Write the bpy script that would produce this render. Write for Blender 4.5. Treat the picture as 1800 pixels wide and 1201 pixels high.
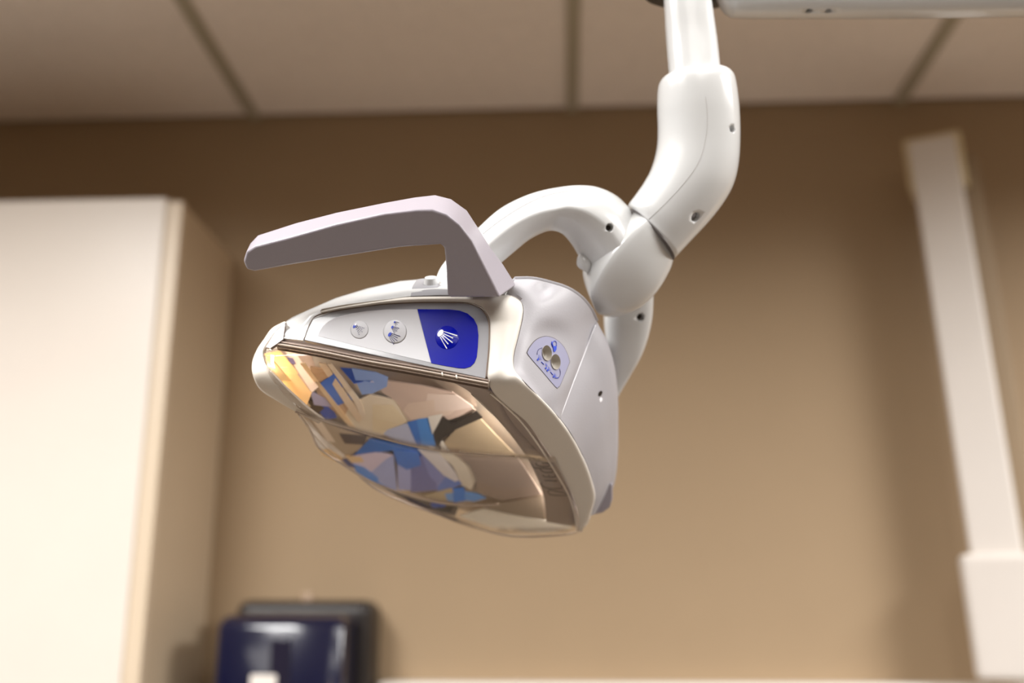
import bpy, bmesh, math, random
from mathutils import Vector, Matrix
from mathutils.bvhtree import BVHTree
random.seed(7)
S = bpy.context.scene
COL = S.collection
for o in list(bpy.data.objects): bpy.data.objects.remove(o)

# ---------------------------------------------------------------- camera
FPX = 1785.0
cd = bpy.data.cameras.new('camera'); cam = bpy.data.objects.new('camera', cd); COL.objects.link(cam)
cam.location = (0, 0, 1.6)
cam.rotation_euler = (math.radians(90 + 15.3), 0, math.radians(2.9))
cd.sensor_width = 36; cd.lens = 36 * FPX / 1800; cd.clip_start = .01
cd.dof.use_dof = True; cd.dof.focus_distance = .712; cd.dof.aperture_fstop = 2.5
S.camera = cam
CR = cam.rotation_euler.to_matrix(); CO = Vector(cam.location)
def P(px, py, d): return CO + CR @ Vector(((px - 900) / FPX * d, -(py - 600.5) / FPX * d, -d))
def onY(px, py, Y):
    r = P(px, py, 1) - CO
    return CO + r * (Y / r.y)

# ---------------------------------------------------------------- light
w = bpy.data.worlds.new('world'); S.world = w; w.use_nodes = True
w.node_tree.nodes['Background'].inputs[0].default_value = (1, .86, .7, 1)
w.node_tree.nodes['Background'].inputs[1].default_value = .02
CEIL = 2.616; WY = 1.9
def area(name, loc, sx, sy, watts, col):
    l = bpy.data.lights.new(name, 'AREA'); l.shape = 'RECTANGLE'; l.size = sx; l.size_y = sy
    l.energy = watts * .72; l.color = col; l.spread = math.radians(165)
    o = bpy.data.objects.new(name, l); o.location = loc; COL.objects.link(o); return o
TROFF = [(-.964, .15), (1.68, .45), (.358, -1.3), (-1.63, -1.3), (.358, .15)]
TW = [92, 122, 6, 4, 22]
for (x, y), W in zip(TROFF, TW):
    area('ceiling_lamp', (x, y, CEIL - .012), .56, 1.1, W, (1, .985, .965))
S.view_settings.view_transform = 'Standard'; S.view_settings.look = 'None'
S.view_settings.exposure = -0.15; S.view_settings.gamma = 1; S.view_settings.use_curve_mapping = False

# ---------------------------------------------------------------- materials
def lin(c):
    r = []
    for v in c:
        v /= 255
        r.append(v / 12.92 if v <= .04045 else ((v + .055) / 1.055) ** 2.4)
    return r
def mat(name, rgb, rough=.4, metal=0, coat=0, bump=.0, bscale=300, var=.03, vscale=8, emit=0, spec=.5):
    m = bpy.data.materials.new(name); m.use_nodes = True
    nt = m.node_tree; b = nt.nodes['Principled BSDF']
    c = lin(rgb)
    tc = nt.nodes.new('ShaderNodeTexCoord')
    n = nt.nodes.new('ShaderNodeTexNoise'); n.inputs['Scale'].default_value = vscale; n.inputs['Detail'].default_value = 3
    nt.links.new(tc.outputs['Object'], n.inputs['Vector'])
    mx = nt.nodes.new('ShaderNodeMix'); mx.data_type = 'RGBA'
    mx.inputs[6].default_value = [v * (1 - var) for v in c] + [1]
    mx.inputs[7].default_value = [min(1, v * (1 + var)) for v in c] + [1]
    nt.links.new(n.outputs['Fac'], mx.inputs[0]); nt.links.new(mx.outputs[2], b.inputs['Base Color'])
    b.inputs['Roughness'].default_value = rough; b.inputs['Metallic'].default_value = metal
    b.inputs['Coat Weight'].default_value = coat; b.inputs['Coat Roughness'].default_value = .06
    b.inputs['Specular IOR Level'].default_value = spec
    if bump:
        n2 = nt.nodes.new('ShaderNodeTexNoise'); n2.inputs['Scale'].default_value = bscale; n2.inputs['Detail'].default_value = 2
        nt.links.new(tc.outputs['Object'], n2.inputs['Vector'])
        bp = nt.nodes.new('ShaderNodeBump'); bp.inputs['Strength'].default_value = bump; bp.inputs['Distance'].default_value = .002
        nt.links.new(n2.outputs['Fac'], bp.inputs['Height']); nt.links.new(bp.outputs[0], b.inputs['Normal'])
    if emit:
        b.inputs['Emission Color'].default_value = (1, .95, .88, 1); b.inputs['Emission Strength'].default_value = emit
    return m
M = {}
M['wall'] = mat('tan wall paint', (163, 140, 111), .75, bump=.15, bscale=120)
M['ceil'] = mat('mineral fibre tile', (240, 228, 216), .9, bump=.5, bscale=180, var=.08, vscale=60)
M['bar'] = mat('ceiling grid metal', (172, 162, 140), .5)
M['floor'] = mat('vinyl floor', (140, 133, 126), .4, var=.1, vscale=3)
M['diff'] = mat('lamp diffuser', (240, 236, 228), .5, emit=1.5)
M['cab'] = mat('white laminate', (226, 217, 207), .35)
M['cabside'] = mat('laminate side', (205, 186, 160), .4)
M['cabedge'] = mat('laminate edge band', (214, 196, 172), .4)
M['navy'] = mat('navy translucent plastic', (9, 15, 46), .14, coat=.6)
M['smoke'] = mat('smoke plastic', (34, 28, 26), .4)
M['sticker'] = mat('paper sticker', (235, 228, 220), .6)
M['knob'] = mat('beige knob', (170, 145, 120), .4)
M['armw'] = mat('cream painted arm', (222, 215, 208), .4)
M['armc'] = mat('cream end cap', (212, 196, 160), .45)
M['armr'] = mat('beige rail', (150, 130, 104), .5)
M['trim'] = mat('cream ledge', (242, 236, 228), .4)
M['white'] = mat('gloss white plastic', (204, 205, 205), .22, coat=.5, var=.01)
M['cream'] = mat('cream plastic', (212, 206, 197), .45, var=.015)
M['grey'] = mat('satin grey plastic', (162, 160, 165), .45, bump=.05, bscale=900, var=.01)
M['handle'] = mat('matt grey grip plastic', (152, 146, 154), .4, bump=.06, bscale=900, var=.01)
M['panelg'] = mat('silver grey panel border', (146, 146, 150), .3, coat=.3, var=.01)
M['panelw'] = mat('white panel face', (206, 206, 210), .5, spec=.3, var=.01)
M['blue'] = mat('royal blue panel', (0, 12, 150), .22, coat=.15, spec=.25, var=.01)
M['ink'] = mat('blue printed ink', (20, 60, 190), .5)
M['inkd'] = mat('grey printed ink', (60, 56, 110), .5)
M['inkw'] = mat('white printed ink', (240, 240, 245), .5)
M['plate'] = mat('lilac sensor plate', (146, 146, 172), .4, var=.02)
M['seam'] = mat('dark joint line', (92, 86, 84), .7)
M['dark'] = mat('dark screw', (40, 34, 30), .4, metal=.5)
M['black'] = mat('black joint', (18, 16, 15), .4)
M['inner'] = mat('warm grey inner frame', (166, 154, 146), .45)
M['letter'] = mat('dark lettering', (24, 18, 18), .5)
M['rim'] = mat('milky rim plastic', (226, 218, 206), .3, coat=.3)
M['bowl'] = mat('brushed reflector metal', (205, 190, 172), .3, metal=.4)
M['shell'] = mat('grey shell', (150, 145, 142), .5)

def glass(name, tint, refl=1.0):
    m = bpy.data.materials.new(name); m.use_nodes = True; nt = m.node_tree
    nt.nodes.clear(); out = nt.nodes.new('ShaderNodeOutputMaterial')
    t = nt.nodes.new('ShaderNodeBsdfTransparent'); t.inputs[0].default_value = (*lin(tint), 1)
    g = nt.nodes.new('ShaderNodeBsdfGlossy'); g.inputs['Roughness'].default_value = .04
    f = nt.nodes.new('ShaderNodeLayerWeight'); f.inputs['Blend'].default_value = .5
    pw = nt.nodes.new('ShaderNodeMath'); pw.operation = 'POWER'; pw.inputs[1].default_value = 5
    mu = nt.nodes.new('ShaderNodeMath'); mu.operation = 'MULTIPLY_ADD'; mu.inputs[1].default_value = refl; mu.inputs[2].default_value = .04
    nt.links.new(f.outputs['Facing'], pw.inputs[0])
    nz = nt.nodes.new('ShaderNodeTexNoise'); nz.inputs['Scale'].default_value = 14
    bp = nt.nodes.new('ShaderNodeBump'); bp.inputs['Strength'].default_value = .08; bp.inputs['Distance'].default_value = .01
    tc = nt.nodes.new('ShaderNodeTexCoord'); nt.links.new(tc.outputs['Object'], nz.inputs['Vector'])
    nt.links.new(nz.outputs['Fac'], bp.inputs['Height']); nt.links.new(bp.outputs[0], g.inputs['Normal'])
    mx = nt.nodes.new('ShaderNodeMixShader')
    nt.links.new(pw.outputs[0], mu.inputs[0]); nt.links.new(mu.outputs[0], mx.inputs[0])
    nt.links.new(t.outputs[0], mx.inputs[1]); nt.links.new(g.outputs[0], mx.inputs[2]); nt.links.new(mx.outputs[0], out.inputs[0])
    return m
M['glass'] = glass('clear lens cover', (250, 248, 246), .8)
M['railg'] = mat('clear rail plastic', (168, 152, 142), .15, metal=.35, coat=.6)

# ---------------------------------------------------------------- helpers
def tag(o, label=None, cat=None, group=None, kind=None):
    if label: o['label'] = label
    if cat: o['category'] = cat
    if group: o['group'] = group
    if kind: o['kind'] = kind
    return o
def empty(name, loc):
    o = bpy.data.objects.new(name, None); o.location = loc; COL.objects.link(o); o.empty_display_size = .05
    return o
def mkobj(name, verts, faces, m, parent=None, smooth=True, loc=None):
    """verts in world space; object origin at their centre"""
    c = Vector((0, 0, 0))
    for v in verts: c += Vector(v)
    c /= len(verts)
    me = bpy.data.meshes.new(name); me.from_pydata([Vector(v) - c for v in verts], [], faces); me.update()
    bm = bmesh.new(); bm.from_mesh(me); bmesh.ops.remove_doubles(bm, verts=bm.verts, dist=1e-6)
    bm.to_mesh(me); bm.free()
    me.polygons.foreach_set('use_smooth', [smooth] * len(me.polygons))
    me.materials.append(m)
    o = bpy.data.objects.new(name, me); COL.objects.link(o)
    o.location = c
    if parent is not None:
        o.parent = parent; o.location = c - wloc(parent)
    return o
def wloc(o):
    l = Vector(o.location)
    while o.parent: o = o.parent; l += Vector(o.location)
    return l
def bev(o, wd, seg=3, ang=35):
    b = o.modifiers.new('bevel', 'BEVEL'); b.width = wd; b.segments = seg; b.limit_method = 'ANGLE'; b.angle_limit = math.radians(ang); b.harden_normals = True
    return o
def recalc(o, inside=False):
    bm = bmesh.new(); bm.from_mesh(o.data); bmesh.ops.recalc_face_normals(bm, faces=bm.faces)
    bm.to_mesh(o.data); bm.free(); return o
def box(name, lo, hi, m, parent=None, bw=0, seg=3):
    x0, y0, z0 = lo; x1, y1, z1 = hi
    v = [(x, y, z) for x in (x0, x1) for y in (y0, y1) for z in (z0, z1)]
    f = [(0, 1, 3, 2), (4, 6, 7, 5), (0, 4, 5, 1), (2, 3, 7, 6), (0, 2, 6, 4), (1, 5, 7, 3)]
    o = mkobj(name, v, f, m, parent, smooth=bool(bw)); recalc(o)
    if bw: bev(o, bw, seg)
    return o
def cr1(a, b, c, d, t):
    return tuple(.5 * ((2 * b[i]) + (c[i] - a[i]) * t + (2 * a[i] - 5 * b[i] + 4 * c[i] - d[i]) * t * t + (3 * b[i] - a[i] - 3 * c[i] + d[i]) * t ** 3) for i in range(len(b)))
def crs(pts, k, closed=False):
    """resample with catmull-rom, k segments per span"""
    n = len(pts); out = []
    if k <= 1 or n < 3: return list(pts)
    rng = n if closed else n - 1
    for i in range(rng):
        if closed: a, b, c, d = pts[(i - 1) % n], pts[i], pts[(i + 1) % n], pts[(i + 2) % n]
        else:
            b, c = pts[i], pts[i + 1]
            a = pts[i - 1] if i else tuple(2 * b[j] - c[j] for j in range(len(b)))
            d = pts[i + 2] if i + 2 < n else tuple(2 * c[j] - b[j] for j in range(len(b)))
        for s in range(k): out.append(cr1(a, b, c, d, s / k))
    if not closed: out.append(tuple(pts[-1]))
    return out
def orient(o):
    """make the mesh's faces look towards the camera side"""
    l = wloc(o); tot = 0
    for p in o.data.polygons: tot += p.area * p.normal.dot(CO - (l + p.center))
    if tot < 0: o.data.flip_normals()
def grid(name, rows, m, parent, ku=4, kv=4, thick=.002, bw=.0004, solid=True):
    """rows of (px,py,d) control points -> smooth shell with thickness"""
    r2 = [crs(r, ku) for r in rows]
    cols = [crs([r[j] for r in r2], kv) for j in range(len(r2[0]))]
    nc, nr = len(cols), len(cols[0])
    v = [P(*cols[j][i]) for i in range(nr) for j in range(nc)]
    f = [(i * nc + j, i * nc + j + 1, (i + 1) * nc + j + 1, (i + 1) * nc + j) for i in range(nr - 1) for j in range(nc - 1)]
    o = mkobj(name, v, f, m, parent)
    recalc(o); orient(o)
    if solid:
        s = o.modifiers.new('solid', 'SOLIDIFY'); s.thickness = thick; s.offset = -1
        if bw: bev(o, bw, 2, 50)
    return o
def tube(name, L, R, D, m, parent, ratio=1., power=2., k=5, n=40, skew=0.):
    """solid of varying section between two silhouettes L and R (px), D depth of its centre line"""
    pts = [(a[0], a[1], b[0], b[1], d, (ratio[i] if isinstance(ratio, (list, tuple)) else ratio)) for i, (a, b, d) in enumerate(zip(L, R, D))]
    pts = crs(pts, k); v = []; f = []; N = len(pts)
    cs = [(P(p[0], p[1], p[4]) + P(p[2], p[3], p[4])) / 2 for p in pts]
    for i, p in enumerate(pts):
        a, b = P(p[0], p[1], p[4]), P(p[2], p[3], p[4]); c = cs[i]
        u = (b - a) / 2; t = cs[min(i + 1, N - 1)] - cs[max(i - 1, 0)]
        wv = t.cross(u)
        wv.normalize(); wv *= u.length * p[5]
        for q in range(n):
            an = 2 * math.pi * q / n; ca, sa = math.cos(an), math.sin(an)
            e = 2 / power
            sk = skew * abs(sa) ** e
            v.append(c + u * (math.copysign(abs(ca) ** e, ca) - sk * (1 - abs(ca) ** e)) + wv * math.copysign(abs(sa) ** e, sa))
    for i in range(N - 1):
        for q in range(n):
            f.append((i * n + q, i * n + (q + 1) % n, (i + 1) * n + (q + 1) % n, (i + 1) * n + q))
    f.append(tuple(range(n))[::-1]); f.append(tuple(range((N - 1) * n, N * n)))
    o = mkobj(name, v, f, m, parent); recalc(o)
    return o
class Pl:
    """3-D plane through three (px,py,depth) points; gives the depth of any pixel ray on it"""
    def __init__(s, a, b, c):
        A = Matrix([[q[0], q[1], 1] for q in (a, b, c)]); s.k = A.inverted() @ Vector([1 / q[2] for q in (a, b, c)])
        p = [P(*q) for q in (a, b, c)]; s.n = (p[1] - p[0]).cross(p[2] - p[0]).normalized()
        if s.n.dot(CO - p[0]) < 0: s.n = -s.n
    def d(s, x, y): return 1 / (s.k[0] * x + s.k[1] * y + s.k[2])
    def pt(s, x, y, h=0): return P(x, y, s.d(x, y)) + s.n * h
def plate(name, outline, pl, m, parent, thick=.0015, h=0., bw=.0003, k=1):
    pts = crs(outline, k, True) if k > 1 else outline
    fr = [pl.pt(x, y, h) for x, y in pts]; n = len(fr)
    bk = [p - pl.n * thick for p in fr]
    f = [tuple(range(n)), tuple(range(2 * n - 1, n - 1, -1))] + [(i, i + n, (i + 1) % n + n, (i + 1) % n) for i in range(n)]
    o = mkobj(name, fr + bk, f, m, parent, smooth=bool(bw)); recalc(o)
    if bw: bev(o, bw, 2, 40)
    return o
def evalmesh(o):
    bpy.context.view_layer.update()
    dg = bpy.context.evaluated_depsgraph_get(); e = o.evaluated_get(dg)
    return bpy.data.meshes.new_from_object(e)
BV = {}
def bvh(o):
    if o.name not in BV:
        me = evalmesh(o); l = wloc(o)
        BV[o.name] = BVHTree.FromPolygons([l + v.co for v in me.vertices], [tuple(p.vertices) for p in me.polygons])
    return BV[o.name]
def hit(o, px, py):
    r = (P(px, py, 1) - CO).normalized()
    l, n, i, d = bvh(o).ray_cast(CO, r)
    if l is None: 
        l, n, i, d = bvh(o).find_nearest(P(px, py, .8))
    if n.dot(r) > 0: n = -n
    return l, n
def wire(name, pts3, rad, m, parent, n=6):
    v = []; f = []; N = len(pts3)
    for i, p in enumerate(pts3):
        t = (pts3[min(i + 1, N - 1)] - pts3[max(i - 1, 0)]).normalized()
        a = t.orthogonal().normalized() if i == 0 else (a - t * a.dot(t)).normalized()
        b = t.cross(a)
        for q in range(n):
            v.append(p + (a * math.cos(2 * math.pi * q / n) + b * math.sin(2 * math.pi * q / n)) * rad)
    for i in range(N - 1):
        for q in range(n): f.append((i * n + q, i * n + (q + 1) % n, (i + 1) * n + (q + 1) % n, (i + 1) * n + q))
    f.append(tuple(range(n))[::-1]); f.append(tuple(range((N - 1) * n, N * n)))
    o = mkobj(name, v, f, m, parent); recalc(o); return o
def seam(o, pts, parent, rad=.0003, m=None, name='seam', k=4, lift=0):
    q = crs(pts, k); out = []
    for x, y in q:
        l, n = hit(o, x, y); out.append(l + n * lift)
    return wire(name, out, rad, m or M['seam'], parent)
def cyl(name, c, ax, r0, r1, h, m, parent, n=24, sq=1., up=None):
    """solid disc/cone from c along ax"""
    ax = ax.normalized(); a = (up - ax * up.dot(ax)).normalized() if up else ax.orthogonal().normalized(); b = ax.cross(a)
    v = [c + (a * math.cos(2 * math.pi * i / n) + b * math.sin(2 * math.pi * i / n) * sq) * r0 for i in range(n)]
    v += [c + ax * h + (a * math.cos(2 * math.pi * i / n) + b * math.sin(2 * math.pi * i / n) * sq) * r1 for i in range(n)]
    f = [tuple(range(n)), tuple(range(2 * n - 1, n - 1, -1))] + [(i, i + n, (i + 1) % n + n, (i + 1) % n) for i in range(n)]
    o = mkobj(name, v, f, m, parent, smooth=False); recalc(o); return o
def screwhole(o, px, py, rpx, parent, depth=.005, screw=True, m=None):
    """drills a round hole into a solid part and sinks a screw in it"""
    l, n = hit(o, px, py); d = (l - CO).length; r = rpx / FPX * d
    c = cyl('cutter', l + n * .003, -n, r, r * .8, .003 + depth, M['dark'], None)
    bo = o.modifiers.new('b', 'BOOLEAN'); bo.object = c; bo.operation = 'DIFFERENCE'; bo.solver = 'EXACT'
    me = evalmesh(o); o.modifiers.clear(); o.data = me
    bpy.data.objects.remove(c)
    BV.pop(o.name, None)
    if screw:
        return cyl('screw', l - n * depth * 1.02, n, r * .62, r * .55, depth * .35, m or M['dark'], parent)

# ================================================================= the room
X0, X1, Y0 = -3.3, 3.5, -4.3
FL = 0.0
wb = box('wall_back', (X0, WY, FL), (X1, WY + .1, CEIL + .05), M['wall']); tag(wb, kind='structure')
tag(box('wall_left', (X0 - .1, Y0, FL), (X0, WY, CEIL + .05), M['wall']), kind='structure')
tag(box('wall_right', (X1, Y0, FL), (X1 + .1, WY, CEIL + .05), M['wall']), kind='structure')
tag(box('wall_front', (X0, Y0 - .1, FL), (X1, Y0, CEIL + .05), M['wall']), kind='structure')
tag(box('floor', (X0, Y0, FL - .1), (X1, WY, FL), M['floor']), kind='structure')
ceil = box('ceiling', (X0, Y0, CEIL + .02), (X1, WY, CEIL + .1), M['ceil']); tag(ceil, kind='structure')
bars = [.028 + .663 * k for k in range(-5, 6)]
rowsy = [WY, WY - 1.24, WY - 2.48, WY - 3.72, WY - 4.96, Y0]
bars_all = [X0] + [b for b in bars if X0 < b < X1] + [X1]
tile_mesh = {}
for i in range(len(bars_all) - 1):
    for j in range(len(rowsy) - 1):
        a, b = bars_all[i] + .008, bars_all[i + 1] - .008
        y1, y0 = rowsy[j] - .008, rowsy[j + 1] + .008
        if b - a < .05 or y1 - y0 < .05: continue
        key = (round(b - a, 3), round(y1 - y0, 3))
        if key in tile_mesh:
            t = bpy.data.objects.new('ceiling_tile', tile_mesh[key]); COL.objects.link(t); t.parent = ceil
            t.location = Vector(((a + b) / 2, (y0 + y1) / 2, CEIL + .008)) - wloc(ceil)
        else:
            t = box('ceiling_tile', (a, y0, CEIL + .001), (b, y1, CEIL + .015), M['ceil'], ceil); tile_mesh[key] = t.data
for b in bars_all[1:-1]:
    box('ceiling_grid_bar', (b - .012, Y0, CEIL - .006), (b + .012, WY, CEIL + .003), M['bar'], ceil)
for y in rowsy[1:-1]:
    box('ceiling_grid_bar', (X0, y - .012, CEIL - .0062), (X1, y + .012, CEIL + .003), M['bar'], ceil)
for (x, y), wh in zip(TROFF, ('left of the viewer, towards the cabinet', 'right of the viewer, towards the cream column', 'straight behind the viewer', 'behind the viewer on the left', 'directly above the viewer')):
    t = empty('ceiling_light', (x, y, CEIL - .01))
    tag(t, 'flat ceiling lamp panel ' + wh, 'ceiling light', 'ceiling lamp panels')
    fr = [box('diffuser', (x - .29, y - .56, CEIL - .007), (x + .29, y + .56, CEIL - .003), M['diff'], t)]
    for a, b_, c, d in ((-.305, -.29, -.575, .575), (.29, .305, -.575, .575), (-.29, .29, -.575, -.56), (-.29, .29, .56, .575)):
        box('frame_strip', (x + a, y + c, CEIL - .012), (x + b_, y + d, CEIL - .001), M['bar'], t)
tr = box('trim_1', (-.325, 1.83, 1.44), (1.6, WY, 1.494), M['trim'], bw=.004); tag(tr, kind='structure')

# ---- wall cabinet
cab = empty('wall_cabinet', (-1.0, 1.6, 1.30))
tag(cab, 'white laminate wall cabinet with a tan side panel, at the left edge', 'cabinet')
box('body', (-1.55, 1.625, 1.30), (-.657, WY, 2.302), M['cabside'], cab, bw=.002)
box('door', (-1.12, 1.6, 1.305), (-.680, 1.622, 2.306), M['cab'], cab, bw=.004)
box('door', (-1.55, 1.6, 1.305), (-1.124, 1.622, 2.306), M['cab'], cab, bw=.004)
box('edge_strip', (-.6795, 1.603, 1.30), (-.652, 1.6245, 2.300), M['cabedge'], cab, bw=.003)

# ---- paper towel dispenser
dsp = empty('towel_dispenser', (-.49, 1.78, 1.22))
tag(dsp, 'dark navy plastic paper towel dispenser on the wall below the cabinet', 'dispenser')
def cyl_box(name, x0, x1, z0, z1, y0, y1, m, parent, r=.03, seg=6, bulge=0.):
    """upright rounded box, front bowed"""
    o = box(name, (x0, y0, z0), (x1, y1, z1), m, parent, bw=r, seg=seg)
    return o
cyl_box('back_case', -.575, -.333, 1.22, 1.632, 1.80, WY, M['smoke'], dsp, .022)
# bowed front cover
x0, x1, n = -.566, -.354, 14
sec = []
for i in range(n + 1):
    t = i / n; sec.append((x0 + (x1 - x0) * t, 1.685 - .012 * math.sin(math.pi * t) ** .7))
v = []; f = []
zs = [(1.22, 0), (1.585, 0), (1.597, .006), (1.604, .018), (1.607, .035)]
for z, ins in zs:
    for x, y in sec: v.append((x * (1 - 0) + (-.460 - x) * ins * 2, y + ins, z))
m_ = n + 1
for a in range(len(zs) - 1):
    for i in range(n): f.append((a * m_ + i, a * m_ + i + 1, (a + 1) * m_ + i + 1, (a + 1) * m_ + i))
base = len(v)
v += [(x0, 1.82, 1.22), (x1, 1.82, 1.22), (x0 + .004, 1.82, 1.607), (x1 - .004, 1.82, 1.607)]
L0 = [a * m_ for a in range(len(zs))]; R0 = [a * m_ + n for a in range(len(zs))]
f.append(tuple(L0 + [base + 2, base])); f.append(tuple([base + 1, base + 3] + R0[::-1]))
top = (len(zs) - 1) * m_
f.append(tuple([top + i for i in range(n + 1)] + [base + 3, base + 2]))
f.append(tuple([i for i in range(n + 1)][::-1] + [base, base + 1]))
f.append((base, base + 2, base + 3, base + 1))
fc = mkobj('front_cover', v, f, M['navy'], dsp); recalc(fc); bev(fc, .012, 5, 50)
box('window', (-.470, 1.670, 1.22), (-.438, 1.69, 1.57), mat('smoked window', (34, 32, 48), .2), dsp, bw=.002)
box('sticker', (-.500, 1.668, 1.40), (-.458, 1.68, 1.515), M['sticker'], dsp, bw=.002)
k_ = cyl('lock_knob', Vector((-.455, 1.83, 1.630)), Vector((0, 0, 1)), .013, .010, .016, M['knob'], dsp)

# ---- jointed wall arm at right
arm = empty('equipment_column', (.745, 1.80, 1.5))
tag(arm, 'tall cream upright equipment column with a capped top and thick lower sleeve on the right', 'column')
yaw = math.radians(24)
def abox(name, w, dp, z0, z1, m, parent, cx=0, cy=0, bw=.003, tilt=0.):
    ca, sa = math.cos(-yaw), math.sin(-yaw)
    v = []
    for z in (z0, z1):
        for sx, sy in ((-1, -1), (1, -1), (1, 1), (-1, 1)):
            x, y = cx + sx * w / 2, cy + sy * dp / 2
            X = .714 + x * ca - y * sa + tilt * (z - 2.0); Y = 1.775 + x * sa + y * ca
            v.append((X, Y, z))
    f = [(0, 1, 5, 4), (1, 2, 6, 5), (2, 3, 7, 6), (3, 0, 4, 7), (0, 3, 2, 1), (4, 5, 6, 7)]
    o = mkobj(name, v, f, m, parent); recalc(o); bev(o, bw, 3); return o
TL = -.0345
abox('upright_bar', .082, .05, 1.60, 2.462, M['armw'], arm, tilt=TL, bw=.006)
abox('end_cap', .102, .075, 2.365, 2.472, M['armc'], arm, tilt=TL, bw=.008, cy=.0185)
abox('rear_rail', .03, .03, 1.55, 2.43, M['armr'], arm, cx=.055, cy=.03, tilt=TL)
abox('lower_sleeve', .118, .085, 1.503, 1.705, M['armw'], arm, tilt=TL, bw=.012)

# ================================================================= the dental lamp
lamp = empty('dental_light', P(760, 650, .76))
tag(lamp, 'white and grey dental operatory light with a grey handle hanging from a curved white arm', 'dental light')
PA = Pl((500, 590, .742), (860, 540, .722), (856, 667, .698))
def hd(x, y):
    xx = min(max(x, 440), 870); yy = min(max(y, 500), 670)
    return PA.d(xx, yy) + .0006 * max(0, y - 670)

# ---- rear shell and reflector
def bump(u, v): return 16 * u * (1 - u) * v * (1 - v)
SH = [[(475, 600), (580, 545), (700, 510), (820, 502), (950, 512)],
      [(465, 640), (590, 620), (720, 600), (860, 590), (1035, 590)],
      [(505, 695), (600, 700), (740, 710), (900, 700), (1060, 690)],
      [(565, 762), (640, 790), (760, 810), (900, 800), (1060, 790)],
      [(630, 812), (710, 858), (800, 893), (930, 918), (1035, 885)]]
rows = [[(x - (14 if j == 4 else 0), y, hd(x, y) + .095 + .05 * bump(j / 4, i / 4) + (.07 if j == 4 else 0)) for j, (x, y) in enumerate(r)] for i, r in enumerate(SH)]
grid('rear_shell', rows, M['shell'], lamp, thick=.003)
RB = [[(470, 610), (580, 612), (700, 640), (800, 665), (862, 690)],
      [(470, 645), (590, 660), (700, 690), (810, 705), (900, 730)],
      [(520, 705), (620, 730), (740, 750), (840, 770), (940, 800)],
      [(555, 765), (650, 790), (770, 820), (870, 840), (985, 850)],
      [(600, 800), (700, 858), (790, 890), (880, 912), (1008, 915)]]
def fdep(x, y):
    u = min(1, max(0, (x - 460) / 550)); v = min(1, max(0, (y - 610) / 300))
    return hd(x, y) + .042 + .03 * math.sin(math.pi * u) 
rows = [[(x, y, fdep(x, y) + .004) for x, y in r] for r in RB]
refl = grid('reflector', rows, M['bowl'], lamp, thick=.0015)
refl['label'] = 'faceted mirror reflector with reflections painted in blue, amber and silver'
fm = {}
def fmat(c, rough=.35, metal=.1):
    if c not in fm: fm[c] = mat('painted reflection %d %d %d' % c, tuple(v * min(1.2, 246 / max(c)) if max(c) > 100 else v for v in c), rough, metal=metal, var=.12, vscale=35)
    return fm[c]
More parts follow.
